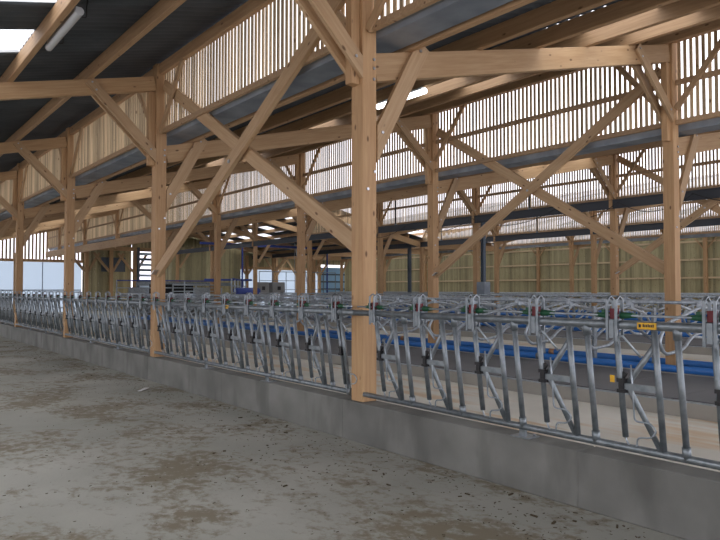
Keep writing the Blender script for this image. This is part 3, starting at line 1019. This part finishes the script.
# open corner with the outside showing, then the boxed plank room
m = plank_wall(MB(), 'x', 15.3, 21.2, 48.0, 0, 4.95)
for xx in (15.3, 21.17):
    plank_wall(m, 'y', 48.03, YG - 0.3, xx, 0, 4.95)
o = m.build('plank_room', 'plank_wood'); setp(o, 'boxed room of vertical green-brown planks at the far end', 'room')
r = empty('barn_rack', (13.5, YG - 0.9, 0), 'stacked white and dark boards standing in the far open corner', 'stack')
for i in range(7):
    MB().box(0.1, 1.6, 0, 0.6, 1.8 + i * 0.42, 1.98 + i * 0.42).build('board', 'white_cladding' if i % 2 == 0 else 'slate_steel', r)
MB().box(0.0, 0.1, 0, 0.6, 0, 4.9).build('upright', 'slate_steel', r)
# white cladding further right with beam and slats above
set_struct(MB().box(22.3, 31.0, YG, YG + 0.02, 0, 3.4).build('wall_back', 'white_cladding'))
set_struct(MB().box(31.0, 34.2, YG, YG + 0.02, 0, 3.75).build('wall_back', 'blue_cladding'))
m = MB()
for z_ in (1.6, 2.3, 3.0): m.box(31.0, 34.2, YG - 0.07, YG - 0.001, z_, z_ + 0.14)
setp(m.build('door_bars', 'slate_steel'), 'dark horizontal bars across the far light blue door', 'bars')
o = beam('sill_beam', (22.3, YG - 0.08, 3.52), (31, YG - 0.08, 3.52), 0.14, 0.24, 'rafter_wood'); setp(o, 'horizontal timber beam above the far white cladding beside the plank room', 'beam')
m = plank_wall(MB(), 'x', 22.3, 31.0, YG + 0.03, 3.6, 5.6)
plank_wall(m, 'x', 31.0, 34.2, YG + 0.03, 4.0, 5.6)
plank_wall(m, 'x', 34.2, 36.3, YG, 0, 6.0)
plank_wall(m, 'x', 13.3, 15.2, YG + 0.03, 4.8, 6.9)
plank_wall(m, 'x', 15.2, 22.3, YG + 0.03, 0, 6.9)
set_struct(m.build('wall_back', 'plank_wood'))
for x_, t in ((23.2, 'leftmost'), (26.2, 'second from left'), (28.4, 'third from left'), (30.9, 'rightmost')):
    r = empty('gable_post', (x_, YG - 0.4, 0), f'timber post before the far white cladding beside the plank room, {t} of four', 'post')
    beam('shaft', (x_, YG - 0.4, 0), (x_, YG - 0.4, 4.6), 0.26, 0.2, 'douglas_post', r, up=(0, 1, 0))
    for s in (-1, 1):
        beam('knee_brace', (x_ + s * 0.13, YG - 0.4, 3.0), (x_ + s * 1.2, YG - 0.4, 4.5), 0.08, 0.18, 'brace_wood', r)

# ------------------------------------------------------------------ milking area at the far end
def railing(name, pts, z0, z1, nbars, label, mat='galvanised', r_=0.028, topmat=None, post_step=1.6):
    (xa, ya), (xb, yb) = pts
    r = empty(name, (xa, ya, 0), label, 'railing')
    L = math.hypot(xb - xa, yb - ya)
    d = ((xb - xa) / L, (yb - ya) / L)
    for i in range(nbars):
        z_ = z0 + (z1 - z0) * i / (nbars - 1)
        MB().tube([(0, 0, z_), (d[0] * L, d[1] * L, z_)], r_ * (1.3 if i == nbars - 1 else 1), 6).build('rail', (topmat if (topmat and i == nbars - 1) else mat), r)
    n_ = max(1, int(L / post_step))
    for i in range(n_ + 1):
        t = L * i / n_
        MB().tube([(d[0] * t, d[1] * t, 0), (d[0] * t, d[1] * t, z1 + 0.03)], r_ * 1.2, 6).build('post', mat, r)
    return r


railing('railing', ((7.6, 37.0), (13.6, 37.0)), 0.9, 2.15, 4, 'tall galvanised railing with blue top rail, left of the plank room', 'galvanised_bright', 0.03, 'blue_paint')
railing('railing', ((14.3, 36.2), (19.5, 44.0)), 1.0, 2.3, 4, 'long galvanised railing with a blue top rail before the plank room', 'galvanised_bright', 0.04, 'blue_paint')
railing('railing', ((9.8, 34.4), (13.6, 36.8)), 0.8, 1.9, 4, 'galvanised gate railing between the cubicles and the plank room', 'galvanised_bright', 0.035)
railing('railing', ((18.4, 40.0), (25.0, 40.0)), 1.0, 2.9, 4, 'tall galvanised railing behind the grey control boxes', 'galvanised', 0.022, None, 1.1)
railing('railing', ((5.4, 36.0), (5.4, 46.0)), 0.6, 1.5, 3, 'galvanised railing along the far part of the passage', 'galvanised_bright', 0.03)
for xa, xb, y_, z0_, z1_, mt, t in ((10.2, 16.8, 42.5, 1.35, 1.75, 'galvanised_bright', 'lower pale'), (11.4, 18.6, 44.5, 1.9, 2.15, 'galvanised', 'upper grey')):
    r = empty('stall_panel', (xa, y_, 0), f'long {t} metal panel on legs before the plank room', 'panel')
    MB().box(0, xb - xa, -0.03, 0.03, z0_, z1_).build('sheet', mt, r)
    for i in range(5):
        xx = (xb - xa) * i / 4
        MB().box(xx - 0.03, xx + 0.03, 0.031, 0.09, 0, z1_).build('leg', 'galvanised', r)
# low concrete pit wall
setp(MB().box(8.0, 14.6, 36.2, 36.5, 0, 1.35).build('pit_wall', 'wall_concrete'), 'low grey concrete wall behind the far railing', 'wall')
setp(MB().box(10.2, 12.6, 38.0, 39.0, 0, 1.95).build('feed_tank', 'black_void'), 'black trough standing before the far plank wall', 'trough')
# blue pipe frame
r = empty('pipe_gantry', (17.6, 41.0, 0), 'dark blue steel pipe frame rising above the milking area', 'frame')
MB().tube([(0, 0, 0), (0, 0, 4.75)], 0.06, 8).build('post', 'blue_paint', r)
MB().tube([(7.35, 0, 0), (7.35, 0, 4.75)], 0.06, 8).build('post', 'blue_paint', r)
MB().box(-3.2, 8.2, -0.06, 0.06, 4.7, 4.86).build('crossbar', 'blue_paint', r)
MB().tube([(-3.0, -0.3, 2.3), (0.6, -0.3, 2.3)], 0.07, 8).build('crossbar', 'blue_paint', r)
r = empty('blue_tank', (15.6, 38.2, 1.2), 'dark blue rounded drum lying behind the railing', 'drum')
MB().tube([(0, 0, 0.25), (0.1, 0, 0.28), (1.6, 0, 0.28), (1.7, 0, 0.25)], 0.28, 12).build('shell', 'blue_paint', r)
MB().box(0.2, 0.4, -0.2, 0.2, -1.2, -0.03).box(1.3, 1.5, -0.2, 0.2, -1.2, -0.03).build('cradle', 'slate_steel', r)
for x_, wd, t in ((17.9, 0.95, 'left'), (19.1, 1.05, 'right')):
    r = empty('control_box', (x_, 39.4, 0), f'grey machine housing on legs at the milking area, {t} of two', 'machine')
    mb = MB(); mb.box(0, wd, 0, 0.5, 1.3, 2.15); o = mb.build('housing', 'machine_grey', r)
    bv = o.modifiers.new('soft', 'BEVEL'); bv.width = 0.05; bv.segments = 3
    MB().box(0.08, 0.14, 0.1, 0.4, 0, 1.3).box(wd - 0.14, wd - 0.08, 0.1, 0.4, 0, 1.3).build('stand', 'slate_steel', r)
    MB().box(wd * 0.4, wd * 0.65, -0.012, -0.001, 1.6, 1.85).build('dial', 'black_plastic', r)
# step ladder
r = empty('step_ladder', (22.9, 40.8, 0), 'tall aluminium ladder leaning open at the far end', 'ladder')
for x_ in (0.0, 0.52):
    MB().bar((x_, 0, 0), (x_ * 0.9 - 0.72, 0.5, 5.1), 0.03, 0.08).build('stile', 'galvanised_bright', r)
    MB().bar((x_, 1.6, 0), (x_ * 0.9 - 0.72, 0.56, 5.1), 0.03, 0.07).build('rear_stile', 'galvanised_bright', r)
for i in range(1, 17):
    t = i / 17
    MB().tube([(0 - 0.72 * t, 0.5 * t, 5.1 * t), (0.52 * (1 - 0.1 * t) - 0.72 * t, 0.5 * t, 5.1 * t)], 0.017, 6).build('rung', 'galvanised_bright', r)

# ------------------------------------------------------------------ tube lamps under the purlins
def tube_lamp(x, y0, y1, z, label, lit, hang):
    r = empty('tube_lamp', (x, (y0 + y1) / 2, z), label, 'lamp')
    L = y1 - y0
    mb = MB(); mb.tube([(0, -L / 2, 0), (0, -L / 2 + 0.04, 0), (0, L / 2 - 0.04, 0), (0, L / 2, 0)], 0.05, 12)
    mb.build('cover', 'tube_glow' if lit else 'tube_cover', r)
    MB().box(-0.035, 0.035, -L / 2 + 0.05, L / 2 - 0.05, 0.035, 0.07).build('housing', 'tube_cover', r)
    for s in (-1, 1):
        MB().tube(rounded([(0.0, s * L * 0.36, 0.07), (0.02, s * L * 0.36, hang + 0.02), (0.13, s * L * 0.36, hang + 0.02), (0.14, s * L * 0.36, hang + 0.25)], 0.02, 2), 0.007, 5).build('hanger_strap', 'black_plastic', r)
    return r


zb_ = BAYS['Z']['z'](-2.38)
tube_lamp(-2.25, 8.1, 9.6, zb_ + 0.02, 'unlit clear tube lamp hanging along a purlin over the feed alley', False, 0.0)
zb_ = BAYS['A']['z'](3.2)
tube_lamp(3.12, 7.72, 8.95, zb_ - 0.09, 'lit white tube lamp under a purlin behind the nearest post', True, 0.05)

# ------------------------------------------------------------------ debris on the alley floor
m = MB()
rnd = random.Random(3)
for i in range(2600):
    y = 1.5 + rnd.random() ** 1.5 * 22
    x = -4.3 + rnd.random() * 4.2
    if rnd.random() < 0.5: x = -0.1 - abs(rnd.gauss(0, 0.7))
    if x < -5 or x > -0.07: continue
    s = rnd.uniform(0.002, 0.006) * (2.2 if rnd.random() < 0.04 else 1)
    a = rnd.random() * PI
    L = s * rnd.uniform(1, 3)
    m.bar((x - L * math.cos(a), y - L * math.sin(a), s * 0.4), (x + L * math.cos(a), y + L * math.sin(a), s * 0.4), s * 1.2, s * 0.8)
o = m.build('dirt_crumbs', 'dirt')
setp(o, 'scattered dark crumbs of dried dirt and straw on the alley floor', 'dirt', kind='stuff')
o = MB().bar((-0.12, -0.1, 0.012), (0.02, 0.02, 0.02), 0.06, 0.01).bar((0.0, 0.0, 0.02), (0.1, 0.16, 0.012), 0.07, 0.01).build('paper_scrap', 'white_paper')
o.location = (-0.52, 10.55, 0)
setp(o, 'white crumpled scrap lying on the alley floor near the wall', 'scrap')
